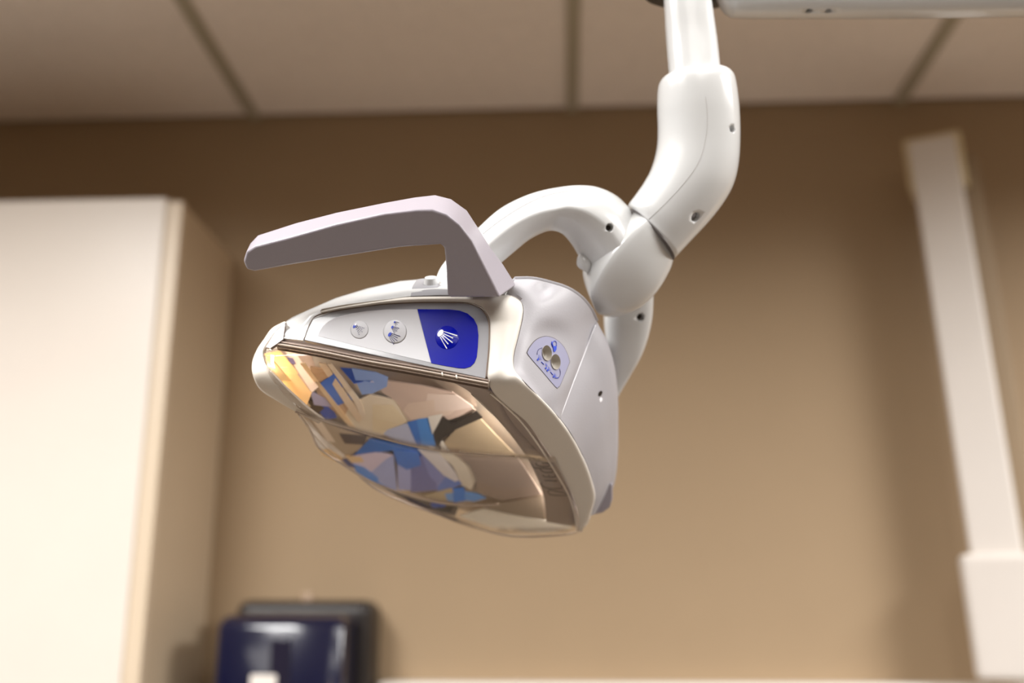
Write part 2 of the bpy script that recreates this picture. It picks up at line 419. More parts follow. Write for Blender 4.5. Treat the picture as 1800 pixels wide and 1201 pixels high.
FAC = [  # reflections in the bowl, painted as flat coloured facets
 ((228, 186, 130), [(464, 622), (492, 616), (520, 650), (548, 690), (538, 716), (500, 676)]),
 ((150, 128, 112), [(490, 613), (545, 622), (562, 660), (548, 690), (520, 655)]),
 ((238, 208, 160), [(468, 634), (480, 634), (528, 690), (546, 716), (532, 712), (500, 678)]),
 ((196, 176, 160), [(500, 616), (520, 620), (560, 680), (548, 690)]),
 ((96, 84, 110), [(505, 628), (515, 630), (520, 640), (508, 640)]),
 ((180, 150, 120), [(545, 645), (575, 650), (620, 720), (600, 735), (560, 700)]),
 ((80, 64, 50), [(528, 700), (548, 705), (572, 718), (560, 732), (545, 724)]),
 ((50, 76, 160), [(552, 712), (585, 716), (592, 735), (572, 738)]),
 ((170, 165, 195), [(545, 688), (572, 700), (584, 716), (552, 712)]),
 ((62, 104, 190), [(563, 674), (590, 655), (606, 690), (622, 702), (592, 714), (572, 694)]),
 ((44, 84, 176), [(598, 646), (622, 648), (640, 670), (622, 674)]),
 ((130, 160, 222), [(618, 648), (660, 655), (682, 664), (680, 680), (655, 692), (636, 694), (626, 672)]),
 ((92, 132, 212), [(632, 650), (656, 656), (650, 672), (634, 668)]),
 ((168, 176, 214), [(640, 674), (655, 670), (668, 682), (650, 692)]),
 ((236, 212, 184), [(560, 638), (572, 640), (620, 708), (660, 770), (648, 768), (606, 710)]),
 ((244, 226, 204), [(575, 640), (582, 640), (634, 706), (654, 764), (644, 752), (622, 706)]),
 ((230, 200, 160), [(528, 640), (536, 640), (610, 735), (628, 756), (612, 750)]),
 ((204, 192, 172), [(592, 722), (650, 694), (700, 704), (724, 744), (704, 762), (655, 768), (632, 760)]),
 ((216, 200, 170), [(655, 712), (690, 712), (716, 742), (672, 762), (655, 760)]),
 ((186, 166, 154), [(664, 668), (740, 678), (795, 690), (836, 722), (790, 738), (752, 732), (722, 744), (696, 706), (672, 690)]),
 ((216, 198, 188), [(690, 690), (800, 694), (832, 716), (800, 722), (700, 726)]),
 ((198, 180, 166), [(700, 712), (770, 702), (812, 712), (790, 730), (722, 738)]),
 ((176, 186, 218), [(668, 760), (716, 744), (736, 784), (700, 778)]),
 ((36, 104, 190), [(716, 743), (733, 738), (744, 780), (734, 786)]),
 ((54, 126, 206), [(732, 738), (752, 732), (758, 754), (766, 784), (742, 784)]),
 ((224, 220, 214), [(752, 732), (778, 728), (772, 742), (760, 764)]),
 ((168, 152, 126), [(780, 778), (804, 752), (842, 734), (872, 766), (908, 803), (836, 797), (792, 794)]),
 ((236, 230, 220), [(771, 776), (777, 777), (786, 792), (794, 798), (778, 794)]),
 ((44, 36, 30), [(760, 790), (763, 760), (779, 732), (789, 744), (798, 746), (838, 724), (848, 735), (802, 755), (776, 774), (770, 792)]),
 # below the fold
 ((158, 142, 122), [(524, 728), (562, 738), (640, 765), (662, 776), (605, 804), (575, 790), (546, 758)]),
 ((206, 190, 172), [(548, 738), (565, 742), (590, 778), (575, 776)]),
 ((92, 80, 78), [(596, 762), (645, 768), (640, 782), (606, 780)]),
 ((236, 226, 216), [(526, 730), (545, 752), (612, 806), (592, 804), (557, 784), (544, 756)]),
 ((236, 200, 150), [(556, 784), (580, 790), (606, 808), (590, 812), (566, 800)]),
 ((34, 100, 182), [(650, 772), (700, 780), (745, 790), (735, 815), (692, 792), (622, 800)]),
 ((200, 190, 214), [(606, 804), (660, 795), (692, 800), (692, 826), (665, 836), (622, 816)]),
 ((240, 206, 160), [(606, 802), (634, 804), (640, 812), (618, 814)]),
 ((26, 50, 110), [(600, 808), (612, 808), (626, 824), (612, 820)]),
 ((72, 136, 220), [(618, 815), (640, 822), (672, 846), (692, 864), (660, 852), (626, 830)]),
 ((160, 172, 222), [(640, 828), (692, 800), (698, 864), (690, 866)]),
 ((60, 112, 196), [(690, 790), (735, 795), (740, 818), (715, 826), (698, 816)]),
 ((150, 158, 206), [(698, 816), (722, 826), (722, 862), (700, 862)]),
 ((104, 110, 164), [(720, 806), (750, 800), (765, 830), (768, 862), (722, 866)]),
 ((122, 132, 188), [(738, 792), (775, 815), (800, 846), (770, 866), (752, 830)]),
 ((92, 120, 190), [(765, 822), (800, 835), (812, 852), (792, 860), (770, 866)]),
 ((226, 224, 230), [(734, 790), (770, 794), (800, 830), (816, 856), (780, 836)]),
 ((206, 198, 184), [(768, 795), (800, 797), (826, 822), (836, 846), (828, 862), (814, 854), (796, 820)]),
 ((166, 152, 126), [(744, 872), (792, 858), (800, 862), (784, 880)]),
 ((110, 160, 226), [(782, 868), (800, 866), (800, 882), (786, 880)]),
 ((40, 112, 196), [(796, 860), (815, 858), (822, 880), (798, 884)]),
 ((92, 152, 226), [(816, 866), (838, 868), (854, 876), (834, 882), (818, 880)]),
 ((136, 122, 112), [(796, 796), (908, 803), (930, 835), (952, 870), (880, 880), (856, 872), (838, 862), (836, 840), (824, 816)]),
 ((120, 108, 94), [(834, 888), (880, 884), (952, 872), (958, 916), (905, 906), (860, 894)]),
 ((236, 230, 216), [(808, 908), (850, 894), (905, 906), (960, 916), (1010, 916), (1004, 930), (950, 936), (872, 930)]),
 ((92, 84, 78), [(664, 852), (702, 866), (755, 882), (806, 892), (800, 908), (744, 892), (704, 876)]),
 ((34, 70, 150), [(756, 884), (784, 888), (778, 896), (760, 892)]),
 ((28, 26, 26), [(764, 892), (796, 892), (792, 902), (776, 900)]),
]
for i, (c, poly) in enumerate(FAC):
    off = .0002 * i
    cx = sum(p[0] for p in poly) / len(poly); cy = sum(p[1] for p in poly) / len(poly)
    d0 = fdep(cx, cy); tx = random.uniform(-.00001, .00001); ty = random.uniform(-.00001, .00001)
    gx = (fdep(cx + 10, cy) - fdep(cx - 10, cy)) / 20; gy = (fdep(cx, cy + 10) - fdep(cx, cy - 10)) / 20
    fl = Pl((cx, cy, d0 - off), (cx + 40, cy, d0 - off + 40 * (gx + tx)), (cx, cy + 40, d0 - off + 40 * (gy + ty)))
    plate('reflection_facet', poly, fl, fmat(c), refl, thick=.0012, bw=0)

# ---- three dim fill lights added inside the unlit lamp to brighten the reflector
for q, wt, cl in (((470, 648, hd(470, 648) + .030), .05, (1, .78, .5)), ((925, 757, hd(925, 757) + .024), .34, (1, .95, .9)), ((988, 878, hd(988, 878) + .030), .10, (1, .96, .93))):
    bl = bpy.data.lights.new('fill_light', 'POINT'); bl.energy = wt; bl.color = cl; bl.shadow_soft_size = .004
    b_o = bpy.data.objects.new('fill_light', bl); COL.objects.link(b_o); b_o.location = P(*q)
# ---- inner frame with lettering
inA = [(795, 672), (826, 690), (866, 728), (900, 768), (926, 806), (946, 846), (957, 880), (960, 918)]
inB = [(862, 672), (880, 700), (925, 742), (958, 790), (985, 832), (1003, 868), (1013, 900), (1016, 928)]
rows = []
for a, b in zip(inA, inB):
    rows.append([(a[0], a[1], hd(*a) + .020), ((a[0] + b[0]) / 2, (a[1] + b[1]) / 2, hd(*b) + .012), (b[0], b[1], hd(*b) + .004)])
inner = grid('inner_frame', rows, M['inner'], lamp, thick=.0015)
inner['label'] = 'matt warm grey inner frame with small dark lettering'
seam(inner, [(x + 3, y + 2) for x, y in inA[:-2]], inner, .0004, M['rim'], 'edge_line', lift=.0003)
LET = [[(185, 255), (215, 310), (300, 325), (440, 325), (430, 280)], [(300, 325), (300, 275)],
       [(575, 380), (370, 370)], [(250, 360), (240, 390), (290, 425), (400, 440), (480, 435), (510, 410), (490, 380)],
       [(150, 460), (300, 470), (480, 480), (550, 490), (570, 520), (540, 550), (420, 550), (350, 520), (320, 480)],
       [(370, 600), (400, 630), (490, 640), (610, 635), (610, 595)], [(490, 640), (490, 600)],
       [(410, 705), (650, 718)],
       [(350, 745), (340, 780), (380, 820), (450, 850), (540, 860), (700, 860), (745, 830), (740, 800)],
       [(510, 890), (470, 910), (480, 950), (540, 985), (720, 995), (850, 990), (820, 960), (600, 905), (510, 890)]]
for s_ in LET:
    q = [(920 + x * .0916, 780 + y * .0916) for x, y in s_]
    seam(inner, q, inner, .00032, M['letter'], 'letter_stroke', k=3, lift=.0001)

# ---- lens: upper and lower clear faces
rail = [(486, 601), (560, 612), (640, 628), (720, 645), (800, 663), (862, 678)]
ridge = [(458, 640), (519, 722), (618, 755), (703, 779), (774, 792), (908, 803)]
up = [(462, 618), (545, 604), (640, 626), (720, 644), (800, 662), (866, 684)]
mid = [(470, 655), (540, 680), (630, 700), (715, 720), (800, 735), (900, 745)]
rd = [(500, 695), (545, 732), (618, 757), (703, 780), (790, 795), (955, 806)]
def ld(x, y, e=0): return hd(x, y) + e
rows = [[(x, y, ld(x, y, .002)) for x, y in up], [(x, y, ld(x, y, -.002)) for x, y in mid], [(x, y, ld(x, y, -.004)) for x, y in rd]]
grid('lens_cover', rows, M['glass'], lamp, thick=.0015, bw=0)['label'] = 'clear upper face of the lens cover'
low0 = rd
lowm = [(525, 727), (580, 775), (650, 808), (740, 838), (840, 856), (1000, 870)]
low1 = [(545, 760), (596, 812), (664, 858), (748, 897), (860, 936), (1014, 936)]
low0 = [(520, 722), (560, 738), (618, 757), (703, 780), (790, 795), (975, 806)]
rows = [[(x, y, ld(x, y, -.004)) for x, y in low0], [(x, y, ld(x, y, -.003)) for x, y in lowm], [(x, y, ld(x, y, .006)) for x, y in low1]]
lenslow = grid('lens_cover', rows, M['glass'], lamp, thick=.0015, bw=0); lenslow['label'] = 'clear lower face of the lens cover'
def edge(name, pts, e, rad, m, label=None):
    q = crs([(x, y, hd(x, y) + e) for x, y in pts], 5)
    o = wire(name, [P(*p) for p in q], rad, m, lamp, 8)
    if label: o['label'] = label
    return o
M['edge'] = mat('lens edge', (196, 180, 164), .2, metal=.3, coat=.5)
edge('lens_fold', [(519, 724), (560, 738), (618, 755), (703, 779), (774, 793), (840, 799), (905, 803)], -.0045, .0007, M['edge'])
edge('lens_edge', [(525, 728), (545, 756), (560, 787), (592, 810), (632, 836), (675, 856), (731, 875), (785, 886), (840, 889), (878, 886)], .006, .0008, M['edge'])
edge('lens_edge', [(632, 838), (664, 862), (704, 880), (748, 897), (805, 917), (860, 935), (903, 943), (953, 943), (1009, 937), (1017, 925)], .008, .0009, M['edge'])
edge('lens_edge', [(862, 692), (890, 716), (918, 744), (950, 788), (978, 833), (998, 868), (1010, 903), (1014, 930)], -.0005, .0007, M['rim'])
# lower belly of the lens (bright moulding seen through it)
rows = [[(640, 846, hd(640, 846) + .012), (740, 884, hd(740, 884) + .012), (830, 905, hd(830, 905) + .012), (920, 915, hd(920, 915) + .012), (1014, 915, hd(1014, 915) + .01)],
        [(664, 861, hd(664, 861) + .01), (748, 896, hd(748, 896) + .01), (855, 932, hd(855, 932) + .01), (930, 942, hd(930, 942) + .01), (1014, 935, hd(1014, 935) + .008)]]
# milky rim at the far left
ro = [(500, 565), (478, 577), (464, 596), (452, 614), (443, 638), (445, 662), (458, 686), (490, 707), (520, 724), (560, 745)]
ri = [(503, 566), (486, 580), (474, 596), (462, 616), (465, 636), (478, 655), (500, 680), (520, 699), (541, 718), (570, 740)]
rows = [[(a[0], a[1], hd(*a) + .010), (a[0] * .9 + b[0] * .1, a[1] * .9 + b[1] * .1, hd(*a) + .003), (b[0], b[1], hd(*b) + .001)] for a, b in zip(ro, ri)]
grid('lens_rim', rows, M['rim'], lamp, thick=.002, ku=3, kv=4)['label'] = 'milky translucent rim at the far left of the lens'
plate('clear_corner', [(503, 568), (485, 584), (468, 612), (476, 614), (488, 606), (499, 598)], PA, mat('smoky clear plastic', (120, 106, 98), .2, coat=.3), lamp, thick=.003, h=.0012)

# ---- rail between panel and lens (stepped clear moulding)
def railpart(name, y0, y1, e, m):
    top_ = [(487, 598), (560, 610.5), (640, 627), (720, 641), (800, 656), (858, 667)]
    rows = [[(x, y + y0, PA.d(x, y) + e + .001) for x, y in top_], [(x, y + (y0 + y1) / 2, PA.d(x, y) + e - .0012) for x, y in top_],
            [(x, y + y1, PA.d(x, y) + e + .001) for x, y in top_]]
    return grid(name, rows, m, lamp, thick=.003, bw=.0002)
railpart('lens_rail', -.5, 4.5, .000, M['railg'])
railpart('lens_rail', 4.5, 9.5, -.0015, mat('light rail', (206, 192, 180), .15, metal=.3, coat=.6))
railpart('lens_rail', 9.5, 15, .001, M['railg'])
for x in (777, 802):
    y = 641 + (x - 720) * .19
    wire('rail_tab', [P(x, y + 3, PA.d(x, y) - .0015), P(x + 1, y + 9, PA.d(x, y) - .003)], .0006, M['rim'], lamp)

# ---- cream bezel
bi = [(566, 551), (602, 544), (640, 539), (675, 534.5), (724, 532), (774, 531), (815, 532), (838, 537), (852, 548), (860, 566), (860, 590), (859, 620), (857, 645), (858, 668), (868, 692), (893, 716), (925, 742), (955, 783), (985, 830), (1004, 868), (1015, 900), (1018, 936)]
bo = [(563, 546.5), (600, 538.5), (640, 532), (675, 527), (724, 521), (785, 520), (840, 520), (886, 518), (910, 526), (919, 540), (918, 560), (911, 592), (903, 625), (904, 648), (915, 664), (943, 692), (976, 727), (1006, 768), (1030, 815), (1042, 850), (1046, 878), (1034, 920)]
rows = []
for a, b in zip(bi, bo):
    def mixp(t, e): 
        x, y = a[0] + (b[0] - a[0]) * t, a[1] + (b[1] - a[1]) * t
        return (x, y, hd(x, y) + e)
    rows.append([mixp(0, .0015), mixp(.07, -.0005), mixp(.5, -.003), mixp(.9, -.0005), mixp(1, .003)])
grid('bezel', rows, M['cream'], lamp, ku=3, kv=4, thick=.003, bw=0)
# underside of bezel (faces inward), darker lip between bezel and lens
rows = [[(a[0] - 1, a[1], hd(*a) + .0015), (a[0] - 9, a[1] + 2, hd(*a) + .012)] for a in bi[13:]]

# ---- white top cover
tl = [(497, 595), (533, 599), (548, 562), (600, 541), (660, 530), (721, 521), (775, 519), (830, 519), (888, 518)]
tu = [(500, 567), (514, 558), (540, 546), (590, 524), (646, 507), (703, 494), (770, 488), (830, 488), (905, 491)]
rows = []
for a, b in zip(tl, tu):
    m1 = (a[0] * .45 + b[0] * .55, a[1] * .45 + b[1] * .55)
    rows.append([(a[0], a[1], hd(*a) - .0005), (m1[0], m1[1], hd(*a) + .006), (b[0], b[1], hd(*b) + .026), (b[0] + 12, b[1] + 10, hd(*b) + .06)])
topc = grid('top_cover', rows, M['white'], lamp, ku=4, kv=1, thick=.002)
# ---- grey pivot cover with small knob
piv = [(721, 521), (723, 506), (727, 496), (735, 490), (752, 487), (766, 489), (783, 497), (795, 505), (795, 519)]
rows = [[(a, b) for a, b in zip([721, 745, 770, 795], [521, 520, 519, 519])], [(a, b) for a, b in zip([725, 747, 771, 795], [503, 502, 502, 503])], [(733, 491), (750, 489), (772, 491), (795, 495)]]
rows = [[(x, y, hd(x, 521) + e) for x, y in r] for r, e in zip(rows, (-.0012, .006, .022))]
pc = grid('pivot_cover', rows, M['panelg'], lamp, thick=.0015)
l, n_ = hit(pc, 758, 497)
cyl('pivot_knob', l - n_ * .002, n_, .0062, .0045, .006, M['white'], lamp)
seam(topc, [(563, 547), (600, 540), (660, 530), (720, 522)], lamp, .00022, lift=.0002)

# ---- grey side cover, rear cover
L = [(889, 517.5), (908, 523), (919, 536), (920, 556), (913, 588), (904, 625), (905, 651), (925, 674), (955, 705), (983, 734)]
R = [(905, 491), (936, 491), (968, 498), (998, 508), (1022, 524), (1039, 545), (1049, 566), (1031, 612), (1009, 668), (985, 734.5)]
RD = [.738, .742, .748, .755, .765, .777, .790, .7768, .7605, .7415]
rows = []
for i, (a, b) in enumerate(zip(L, R)):
    da = hd(*a) + .003; db = RD[i]
    def q(t, e): return (a[0] + (b[0] - a[0]) * t, a[1] + (b[1] - a[1]) * t, da + (db - da) * t + e)
    bl = .006 if i < 9 else 0
    rows.append([q(0, 0), q(.08, -.0012 if i < 9 else 0), q(.36, -bl), q(.68, -bl * 1.4), q(1, 0)])
side = grid('side_cover', rows, M['grey'], lamp, thick=.002)
bm = bmesh.new(); bm.from_mesh(side.data)
inn = [v for v in bm.verts if not v.is_boundary]
for _ in range(60): bmesh.ops.smooth_vert(bm, verts=inn, factor=.5, use_axis_x=True, use_axis_y=True, use_axis_z=True)
# flat seat for the sensor plate
def pxof(p):
    q = CR.inverted() @ (p - CO); return 900 + FPX * q.x / -q.z, 600.5 - FPX * q.y / -q.z, -q.z
SPL = None
sl = wloc(side); pv = [(v, pxof(v.co + sl)) for v in bm.verts]
def near(x, y): return min(pv, key=lambda t: (t[1][0] - x) ** 2 + (t[1][1] - y) ** 2)[1]
SPL = Pl(near(935, 612), near(998, 630), near(978, 676))
for v, (x, y, d) in pv:
    if v.is_boundary: continue
    rr = math.hypot((x - 965) / 40, (y - 636) / 50); wg = min(1, max(0, (1.55 - rr) / .55)); wg = wg * wg * (3 - 2 * wg)
    v.co += (P(x, y, SPL.d(x, y)) - P(x, y, d)) * wg
for v, (x, y, d) in pv:
    if not v.is_boundary: v.co += (P(x, y, d + .006) - P(x, y, d)) * math.exp(-((x - 953) / 11) ** 2 - ((y - 511) / 11) ** 2)
for _ in range(1): bmesh.ops.smooth_vert(bm, verts=inn, factor=.5, use_axis_x=True, use_axis_y=True, use_axis_z=True)
bm.to_mesh(side.data); bm.free()
L2 = [(984, 735), (1001, 758), (1015, 783), (1028, 808), (1038, 835), (1044, 860), (1046, 880), (1040, 907)]
R2 = [(1049.5, 566), (1068, 602), (1080, 642), (1086, 692), (1087, 746), (1086, 800), (1080, 850), (1062, 895)]
D2 = [.790, .797, .805, .815, .83, .845, .865, .878]
rows = []
for i, (a, b) in enumerate(zip(L2, R2)):
    da = hd(*a) + .003 if i else .7415; db = D2[i]
    def q(t, e): return (a[0] + (b[0] - a[0]) * t, a[1] + (b[1] - a[1]) * t, da + (db - da) * t + e)
    kb = min(1, i / 3)
    rows.append([q(0, 0), q(.3, -.006 * kb), q(.65, -.009 * kb), q(1, 0), (b[0] - 22, b[1] + 4, db + .05)])
rear = grid('rear_cover', rows, M['grey'], lamp, thick=.003)
seam(rear, [(985, 733), (1008, 672), (1030, 615), (1047, 572)], lamp, .0004, M['inkw'], 'seam', k=6, lift=.0001)
# closing wrap behind the top of the side cover
rows = [[(x, y, d) for (x, y), d in zip(R[:7], RD[:7])], [(x - 14, y + 16, d + .045) for (x, y), d in zip(R[:7], RD[:7])]]
grid('side_return', rows, M['grey'], lamp, thick=.002)
# scooped recess on the shoulder
ps = []
sc = [(906, 512), (925, 508), (941, 511), (951, 522), (958, 532), (963, 527), (966, 512), (960, 501), (935, 496), (915, 498)]
# screw holes on covers
l, n_ = hit(rear, 1055, 692)
cyl('screw', l - n_ * .0005, n_, .0034, .0030, .0008, M['dark'], rear, sq=.6)
cyl('screw_glint', *((lambda h: (h[0] - h[1] * .0004, h[1]))(hit(rear, 1056, 703))), .0022, .002, .0007, M['inkw'], rear, sq=.8)  # white disc painted in for the highlight below the screw hole

# ---- sensor plate
spo = [(928, 617), (933, 608), (941, 599), (951, 593.5), (962, 592), (975, 596), (988, 607), (996, 621), (1000, 634), (999, 641), (985, 675), (981, 680), (976, 680), (953, 653), (929, 625)]
def drape(o, pts, h):
    r = []
    for x, y in pts:
        l, n = hit(o, x, y); r.append(l + n * h)
    return r
def drplate(name, o, pts, m, parent, h=.0006, k=3, sub=False):
    q = crs(pts, k, True) if k > 1 else pts
    fr = drape(o, q, h); bk = drape(o, q, -.0006); n = len(fr)
    c0 = sum(fr, Vector()) / n; 
    cx = sum(p[0] for p in q) / n; cy = sum(p[1] for p in q) / n
    midr = drape(o, [((x + cx) / 2, (y + cy) / 2) for x, y in q], h)
    cc = drape(o, [(cx, cy)], h)[0]
    v = fr + bk + midr + [cc]
    f = [(i, (i + 1) % n, 2 * n + (i + 1) % n, 2 * n + i) for i in range(n)] + [(2 * n + i, 2 * n + (i + 1) % n, 3 * n) for i in range(n)] + [(i, i + n, (i + 1) % n + n, (i + 1) % n) for i in range(n)]
    v.append(drape(o, [(cx, cy)], -.0006)[0]); f += [(n + i, n + (i + 1) % n, 3 * n + 1) for i in range(n)]
    ob = mkobj(name, v, f, m, parent); recalc(ob)
    return ob
dev = min(.0008, max((hit(side, x, y)[0] - SPL.pt(x, y)).dot(SPL.n) for x, y in spo + [(950, 600), (965, 600), (965, 630), (975, 650), (950, 640), (985, 610)]))
print('sensor plane deviation', dev)
gr = plate('plate_groove', crs([(965 + (x - 965) * 1.03, 635 + (y - 635) * 1.025) for x, y in spo], 3, True), SPL, M['seam'], lamp, thick=.003, h=max(dev, 0) + .0001, bw=0)
sp = plate('sensor_plate', crs(spo, 3, True), SPL, M['plate'], lamp, thick=.003, h=max(dev, 0) + .0003, bw=0); sp['label'] = 'lilac grey sensor plate with two round wells'
def ell(cx, cy, rx, ry, rot=0, n=20):
    c, s = math.cos(rot), math.sin(rot)
    return [(cx + rx * math.cos(t) * c - ry * math.sin(t) * s, cy + rx * math.cos(t) * s + ry * math.sin(t) * c) for t in [2 * math.pi * i / n for i in range(n)]]
M['well'] = mat('sensor well', (176, 170, 160), .35)
def bake(o):
    me = evalmesh(o); o.modifiers.clear(); o.data = me
    return o
nside = side.name
bake(side)
for cx, cy in ((960, 621), (975.3, 636.5)):
    rim = [l for l in drape(side, ell(cx, cy, 8.2, 13.6, -.1, 24), 0)]
    cc, nn = SPL.pt(cx, cy, dev + .0004), SPL.n; n = 24
    rim = [SPL.pt(x, y, dev + .0004) for x, y in ell(cx, cy, 8.2, 13.6, -.1, 24)]
    # cutter prism along the surface normal
    v = [p + nn * .004 for p in rim] + [p - nn * .010 for p in rim]
    f = [tuple(range(n)), tuple(range(2 * n - 1, n - 1, -1))] + [(i, i + n, (i + 1) % n + n, (i + 1) % n) for i in range(n)]
    cut = mkobj('cutter', v, f, M['well'], None); recalc(cut)
    for o in (side, gr, sp):
        bo_ = o.modifiers.new('b', 'BOOLEAN'); bo_.object = cut; bo_.operation = 'DIFFERENCE'; bo_.solver = 'EXACT'; bake(o)
    bpy.data.objects.remove(cut)
    v = [p + nn * .0006 for p in rim]; f = []
    for s_, dd in ((1, 0.), (.97, -.0014), (.86, -.003), (.6, -.0044), (.25, -.005)):
        for p in rim: v.append(cc + (p - cc) * s_ + nn * dd)
    for k in range(5):
        for i in range(n): f.append((k * n + i, k * n + (i + 1) % n, (k + 1) * n + (i + 1) % n, (k + 1) * n + i))
    f.append(tuple(range(5 * n, 6 * n)))
    wll = mkobj('sensor_well', v, f, M['well'], sp); recalc(wll); orient(wll)
BV[nside] = bvh(gr); BV.pop(sp.name, None); sp_surface = sp
def flatmark(pts, parent, r, m, name, k=4, lift=0):
    wire(name, [SPL.pt(x, y, dev + .0006) for x, y in crs(pts, k)], r, m, parent)
def flatplate(pts):
    plate('printed_mark', pts, SPL, M['ink'], sp, thick=.0003, h=dev + .0008, bw=0)
def sseam(pts, r=.00018, m='ink'):
    flatmark([(920 + x * .1, 580 + y * .1) for x, y in pts], sp, r, M[m], 'printed_mark', k=4, lift=.0005)
sseam([(232, 440), (235, 390), (260, 345), (300, 322), (320, 322)], .0002, 'inkd')
sseam([(600, 845), (630, 810), (640, 750), (625, 690)], .0002, 'inkd')
for a, b in (((305, 565), (350, 610)), ((465, 740), (510, 795)), ((540, 845), (600, 848))): sseam([a, ((a[0] + b[0]) / 2, (a[1] + b[1]) / 2), b], .00025)
for cx, cy in ((243, 525), (385, 675), (412, 715), (520, 825)):
    flatplate(ell(920 + cx * .1, 580 + cy * .1, 1.3, 2.0, .3, 8))
for (cx, cy), rr in (((243, 525), 1), ((412, 715), .8), ((520, 825), .7), ((370, 640), .6)):
    for t in (-1.3, -.9, -.5, -.1):
        ex, ey = cx + 75 * rr * math.cos(t), cy + 90 * rr * math.sin(t)
        sseam([(cx + 20 * math.cos(t), cy + 20 * math.sin(t)), ((cx + ex) / 2 + 5, (cy + ey) / 2), (ex, ey)], .00011)
flatplate([(920 + x * .1, 580 + y * .1) for x, y in ((505, 290), (570, 285), (568, 345), (540, 390), (520, 385), (512, 330))])
sseam([(515, 290), (500, 240), (520, 205), (550, 200), (570, 235), (568, 290)], .00022)
sseam([(490, 210), (485, 250), (505, 300)], .0004)

# ---- control panel
po = [(534, 598), (541, 578), (549, 562), (556, 555.5), (568, 551.5), (602, 544.5), (640, 539), (675, 535), (724, 532.5), (774, 532), (810, 532.5), (828, 535), (843, 541), (853, 551), (859, 566), (860, 590), (858.5, 620), (856, 645), (854, 666)]
panel = plate('control_panel', po, PA, M['panelg'], lamp, thick=.004, h=0, bw=.0005)
panel['label'] = 'control panel with a white and a blue field and three domed buttons'
M['groove'] = mat('panel groove', (120, 102, 88), .6)
q = crs([p for p in po], 3)
wire('panel_groove', [PA.pt(x, y, .0001) for x, y in q], .0004, M['groove'], lamp)
wf = [(559, 591), (562, 583), (567, 575), (575, 567), (587, 560), (600, 555.5), (620, 551), (645, 547), (680, 544.5), (733, 544), (745.5, 591), (758, 638), (710, 627), (640, 611)]
plate('white_field', wf, PA, M['panelw'], panel, thick=.0006, h=.0002, bw=.0001)
bf = [(734, 544), (790, 544.5), (808, 546.5), (822, 551.5), (833, 561), (839, 573), (841, 590), (840, 610), (838, 628), (834, 638), (827, 645), (817, 648), (806, 647.5), (785, 644), (758.5, 639), (746, 591)]
plate('blue_field', bf, PA, M['blue'], panel, thick=.0006, h=.0004, bw=.0001)
def dome(cx, cy, r, h, m, rings=8, n=32):
    rx = r; c0 = PA.pt(cx, cy, .0002); ux = PA.pt(cx + rx, cy, .0002) - c0; uy = PA.pt(cx, cy - rx * 1.0, .0002) - c0
    v = [c0 + PA.n * h]; f = []
    for k in range(1, rings + 1):
        a = k / rings * math.pi / 2
        for i in range(n):
            t = 2 * math.pi * i / n
            # soft dome: bell profile
            rr = k / rings; hh = h * (1 - rr * rr) ** 1.2
            v.append(c0 + (ux * math.cos(t) + uy * math.sin(t)) * rr + PA.n * hh)
    for i in range(n): f.append((0, 1 + i, 1 + (i + 1) % n))
    for k in range(rings - 1):
        for i in range(n): f.append((1 + k * n + i, 1 + (k + 1) * n + i, 1 + (k + 1) * n + (i + 1) % n, 1 + k * n + (i + 1) % n))
    f.append(tuple(1 + (rings - 1) * n + i for i in range(n)))
    o = mkobj('push_button', v, f, m, panel); recalc(o); return o
B1 = dome(632, 580, 16, .0012, M['panelw']); B2 = dome(694.5, 583.5, 21, .0018, M['panelw']); B3 = dome(786, 594, 22, .0022, M['blue'])
B3['label'] = 'blue domed push button with a white ray symbol'
def dprint(o, pts, m, k=1, h=.00042):
    q = crs(pts, k, True) if k > 1 else pts
    def dp(x, y, e):
        l, n, i, d = bvh(o).ray_cast(CO, (P(x, y, 1) - CO).normalized())
        return PA.pt(x, y, .0003 + e) if l is None else l + PA.n * e
    fr = [dp(x, y, h) for x, y in q]; bk = [dp(x, y, -.0002) for x, y in q]; n = len(fr)
    f = [tuple(range(n)), tuple(range(2 * n - 1, n - 1, -1))] + [(i, i + n, (i + 1) % n + n, (i + 1) % n) for i in range(n)]
    ob = mkobj('printed_symbol', fr + bk, f, m, panel, smooth=False); recalc(ob); return ob
def ray_(o, a, b, w0, w1, m):
    dx, dy = b[0] - a[0], b[1] - a[1]; L_ = math.hypot(dx, dy); nx, ny = -dy / L_, dx / L_
    m_ = ((a[0] + b[0]) / 2, (a[1] + b[1]) / 2); wm = (w0 + w1) / 2
    dprint(o, [(a[0] + nx * w0, a[1] + ny * w0), (m_[0] + nx * wm, m_[1] + ny * wm), (b[0] + nx * w1, b[1] + ny * w1), (b[0] - nx * w1, b[1] - ny * w1), (m_[0] - nx * wm, m_[1] - ny * wm), (a[0] - nx * w0, a[1] - ny * w0)], m)
z = lambda x, y: (610 + x / 15, 550 + y / 15)
def lampicon(o, c, rx, ry, rays, m, mr):
    dprint(o, ell(c[0], c[1], rx, ry, .65, 16), m)
    for a, b in rays: ray_(o, a, b, .35 * rx / 2.4, .55 * rx / 2.4, mr)
lampicon(B2, z(1130, 575), 2.4, 4.2, [(z(1185, 550), z(1400, 625)), (z(1185, 590), z(1335, 665)), (z(1165, 615), z(1330, 745)), (z(1145, 630), z(1255, 765)), (z(1120, 650), z(1235, 840))], M['ink'], M['inkd'])
lampicon(B2, z(1197, 382), 1.7, 2.7, [(z(1245, 370), z(1375, 412)), (z(1240, 390), z(1330, 440)), (z(1225, 405), z(1320, 490)), (z(1210, 415), z(1275, 505)), (z(1195, 430), z(1250, 550))], M['ink'], M['inkd'])
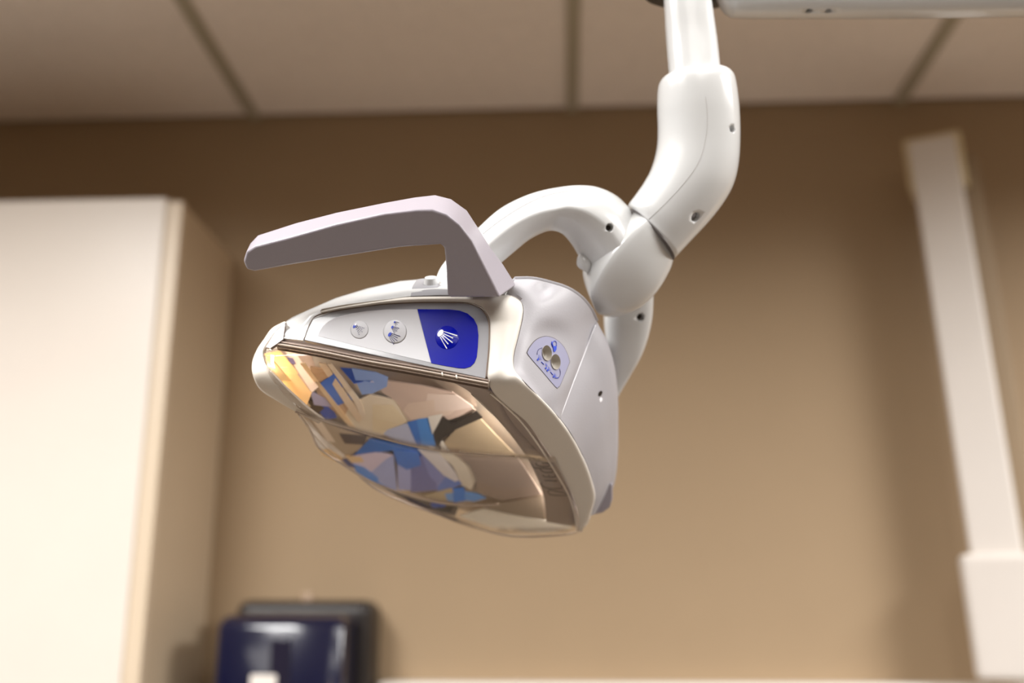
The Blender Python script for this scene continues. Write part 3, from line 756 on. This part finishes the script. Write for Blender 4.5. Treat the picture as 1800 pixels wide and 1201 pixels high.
lampicon(B2, z(1257, 250), 1.1, 1.8, [(z(1285, 240), z(1370, 262)), (z(1280, 262), z(1330, 310)), (z(1265, 275), z(1285, 350))], M['ink'], M['inkd'])
p2 = lambda x, y: (520 + x * .2, 520 + y * .2)
lampicon(B3, p2(1272, 330), 4.2, 7.0, [(p2(1303, 316), p2(1418, 353)), (p2(1300, 335), p2(1382, 374)), (p2(1290, 345), p2(1378, 414)), (p2(1280, 355), p2(1340, 426)), (p2(1268, 362), p2(1328, 466))], M['inkw'], M['inkw'])
dprint(B1, ell(*z(205, 350), 2.1, 4.6, .65, 16), M['ink'])
dprint(B1, ell(*z(228, 318), 1.5, 2.2, .65, 12), M['inkw'], h=.0006)
for t in range(5):
    ang = math.radians(18 + t * 11.5)
    for k in range(5):
        rr = 75 + 45 * k
        if k == 4 and t in (1, 3): continue
        x, y = z(205 + rr * math.cos(ang), 320 + rr * math.sin(ang) * 1.1)
        dprint(B1, ell(x, y, .55, .6, 0, 6), M['inkd'])

# ---- handle
HP = Pl((434, 460, .722), (830, 420, .680), (850, 520, .702))
Fh = [(428, 459), (433, 443), (448, 433), (505, 418), (590, 394), (675, 375), (731, 368.5), (760, 368.5), (785, 377), (808, 395), (830, 423), (846, 456), (863, 490), (879, 523), (792, 523), (785.5, 519), (784.5, 495), (783, 465), (780, 435), (774, 430), (703, 435), (590, 453), (505, 467), (448, 477.5), (434, 474)]
Bh = [(433, 447), (441, 427), (454, 413), (522, 391), (592, 373), (675, 356), (730, 346), (765, 342), (793, 349), (821, 369), (841, 400), (862, 434), (885, 464), (909, 502), (822, 503), (814, 499), (812, 476), (808, 444), (800, 414), (790, 411), (708, 415), (600, 433), (512, 447), (458, 456), (441, 460)]
fr = [HP.pt(*p) for p in Fh]; n = len(fr)
bk = [P(p[0], p[1], HP.d(*Fh[i]) + .030) for i, p in enumerate(Bh)]
f = [tuple(range(n)), tuple(range(2 * n - 1, n - 1, -1))] + [(i, i + n, (i + 1) % n + n, (i + 1) % n) for i in range(n)]
hn = mkobj('handle', fr + bk, f, M['handle'], lamp); recalc(hn)
b_ = bev(hn, .0019, 4, 40); hn['label'] = 'matt grey angled grip handle'
# far handle tip below the head
pl2 = Pl((1042, 905, .848), (1074, 860, .842), (1072, 895, .846))
plate('handle_tip', [(1041, 907), (1070, 852), (1077, 850), (1077, 878), (1072, 893), (1060, 902)], pl2, M['handle'], lamp, thick=.012, bw=.0015)

# ---- yoke, elbow, post, swing arm
ua = tube('yoke_arm', [(1120, 392), (1107, 367), (1085, 345), (1057, 331), (1028, 326), (990, 328), (935, 340), (882, 365), (840, 401), (800, 440), (776, 468), (765, 492)],
     [(1050, 505), (1021, 457), (1005, 430), (989, 412), (972, 406), (955, 409), (930, 422), (903, 444), (872, 470), (843, 497), (825, 515), (810, 530)],
     [.80, .795, .79, .785, .782, .78, .776, .772, .768, .764, .762, .760], M['white'], lamp, ratio=.95, power=1.4)
la = tube('yoke_arm', [(1064, 530), (1062, 560), (1064, 590), (1069, 630), (1074, 670), (1070, 720)], [(1147, 500), (1147, 525), (1144, 565), (1131, 612), (1108, 658), (1080, 705)],
     [.835, .838, .842, .848, .855, .86], M['white'], lamp, ratio=.7, power=2.8)
hub = tube('yoke_hub', [(1110, 371), (1088, 385), (1056, 415), (1032, 448), (1024, 475), (1031, 505), (1044, 532), (1062, 550)], [(1184, 456), (1178, 474), (1162, 503), (1145, 524), (1124, 542), (1105, 551), (1088, 556), (1072, 558)],
     [.80, .80, .80, .802, .805, .81, .815, .82], M['white'], lamp, ratio=[1, 1, .95, .9, .85, .8, .75, .5], power=1.5, skew=.45)
nub = tube('yoke_nub', [(1018, 446), (1014, 455), (1014, 466), (1020, 473)], [(1030, 448), (1038, 458), (1040, 468), (1034, 480)], [.79] * 4, M['white'], lamp, ratio=.8)
el = tube('elbow', [(1184, 130), (1172, 133), (1162, 141), (1157, 156), (1156, 190), (1157, 222), (1156, 252), (1151, 278), (1142, 303), (1130, 324), (1116, 344), (1105, 360), (1110, 370)],
     [(1263, 121), (1275, 123), (1286, 131), (1292, 146), (1297, 184), (1299, 218), (1299, 255), (1296, 293), (1287, 328), (1269, 360), (1243, 393), (1213, 425), (1185, 455)],
     [.80] * 13, M['white'], lamp, ratio=1, power=2.15, k=4, n=48)
ring = tube('joint_ring', [(1108, 368), (1112, 373)], [(1187, 453), (1183, 458)], [.80, .80], M['seam'], lamp, ratio=1.0, n=48)
po_ = tube('post', [(1166, -60), (1167, -20), (1169, 20), (1172, 70), (1176, 120), (1178, 150)], [(1240, -60), (1246, -20), (1252, 20), (1259, 70), (1264, 115), (1266, 145)],
     [.812, .81, .808, .806, .802, .80], M['white'], lamp, ratio=.9, power=2.6, n=48)
jt = tube('swivel_joint', [(1130, -60), (1132, -10), (1146, 2), (1170, 8)], [(1290, -60), (1288, -10), (1280, 5), (1262, 11)], [.85] * 4, M['black'], lamp, ratio=.6)
sw = tube('swing_arm', [(1258, -50), (1262, -70), (1275, -78), (1300, -82), (1420, -86), (1600, -90), (1860, -96)], [(1262, -2), (1272, 14), (1284, 24), (1305, 28), (1420, 28.5), (1600, 28), (1860, 24)],
     [.83, .83, .83, .83, .83, .83, .83], M['white'], lamp, ratio=.75, power=3.2, k=6)
for x in (1422, 1456):
    screwhole(sw, x, 20, 6.5, sw, .004)
screwhole(el, 1287, 227, 7, el, .006, m=M['grey']); screwhole(el, 1223, 382, 9.5, el, .006, m=M['grey'])
screwhole(ua, 1072, 400, 8, ua, .004); screwhole(la, 1126, 558, 8, la, .004)
seam(el, [(1240, 168), (1243, 200), (1241, 240), (1228, 285), (1200, 325), (1165, 362), (1140, 386)], lamp, .00022, mat('fine joint', (170, 168, 166), .6), k=6)
seam(ua, [(848, 412), (882, 386), (920, 362), (960, 344), (1000, 336), (1030, 331)], lamp, .00022, k=6)
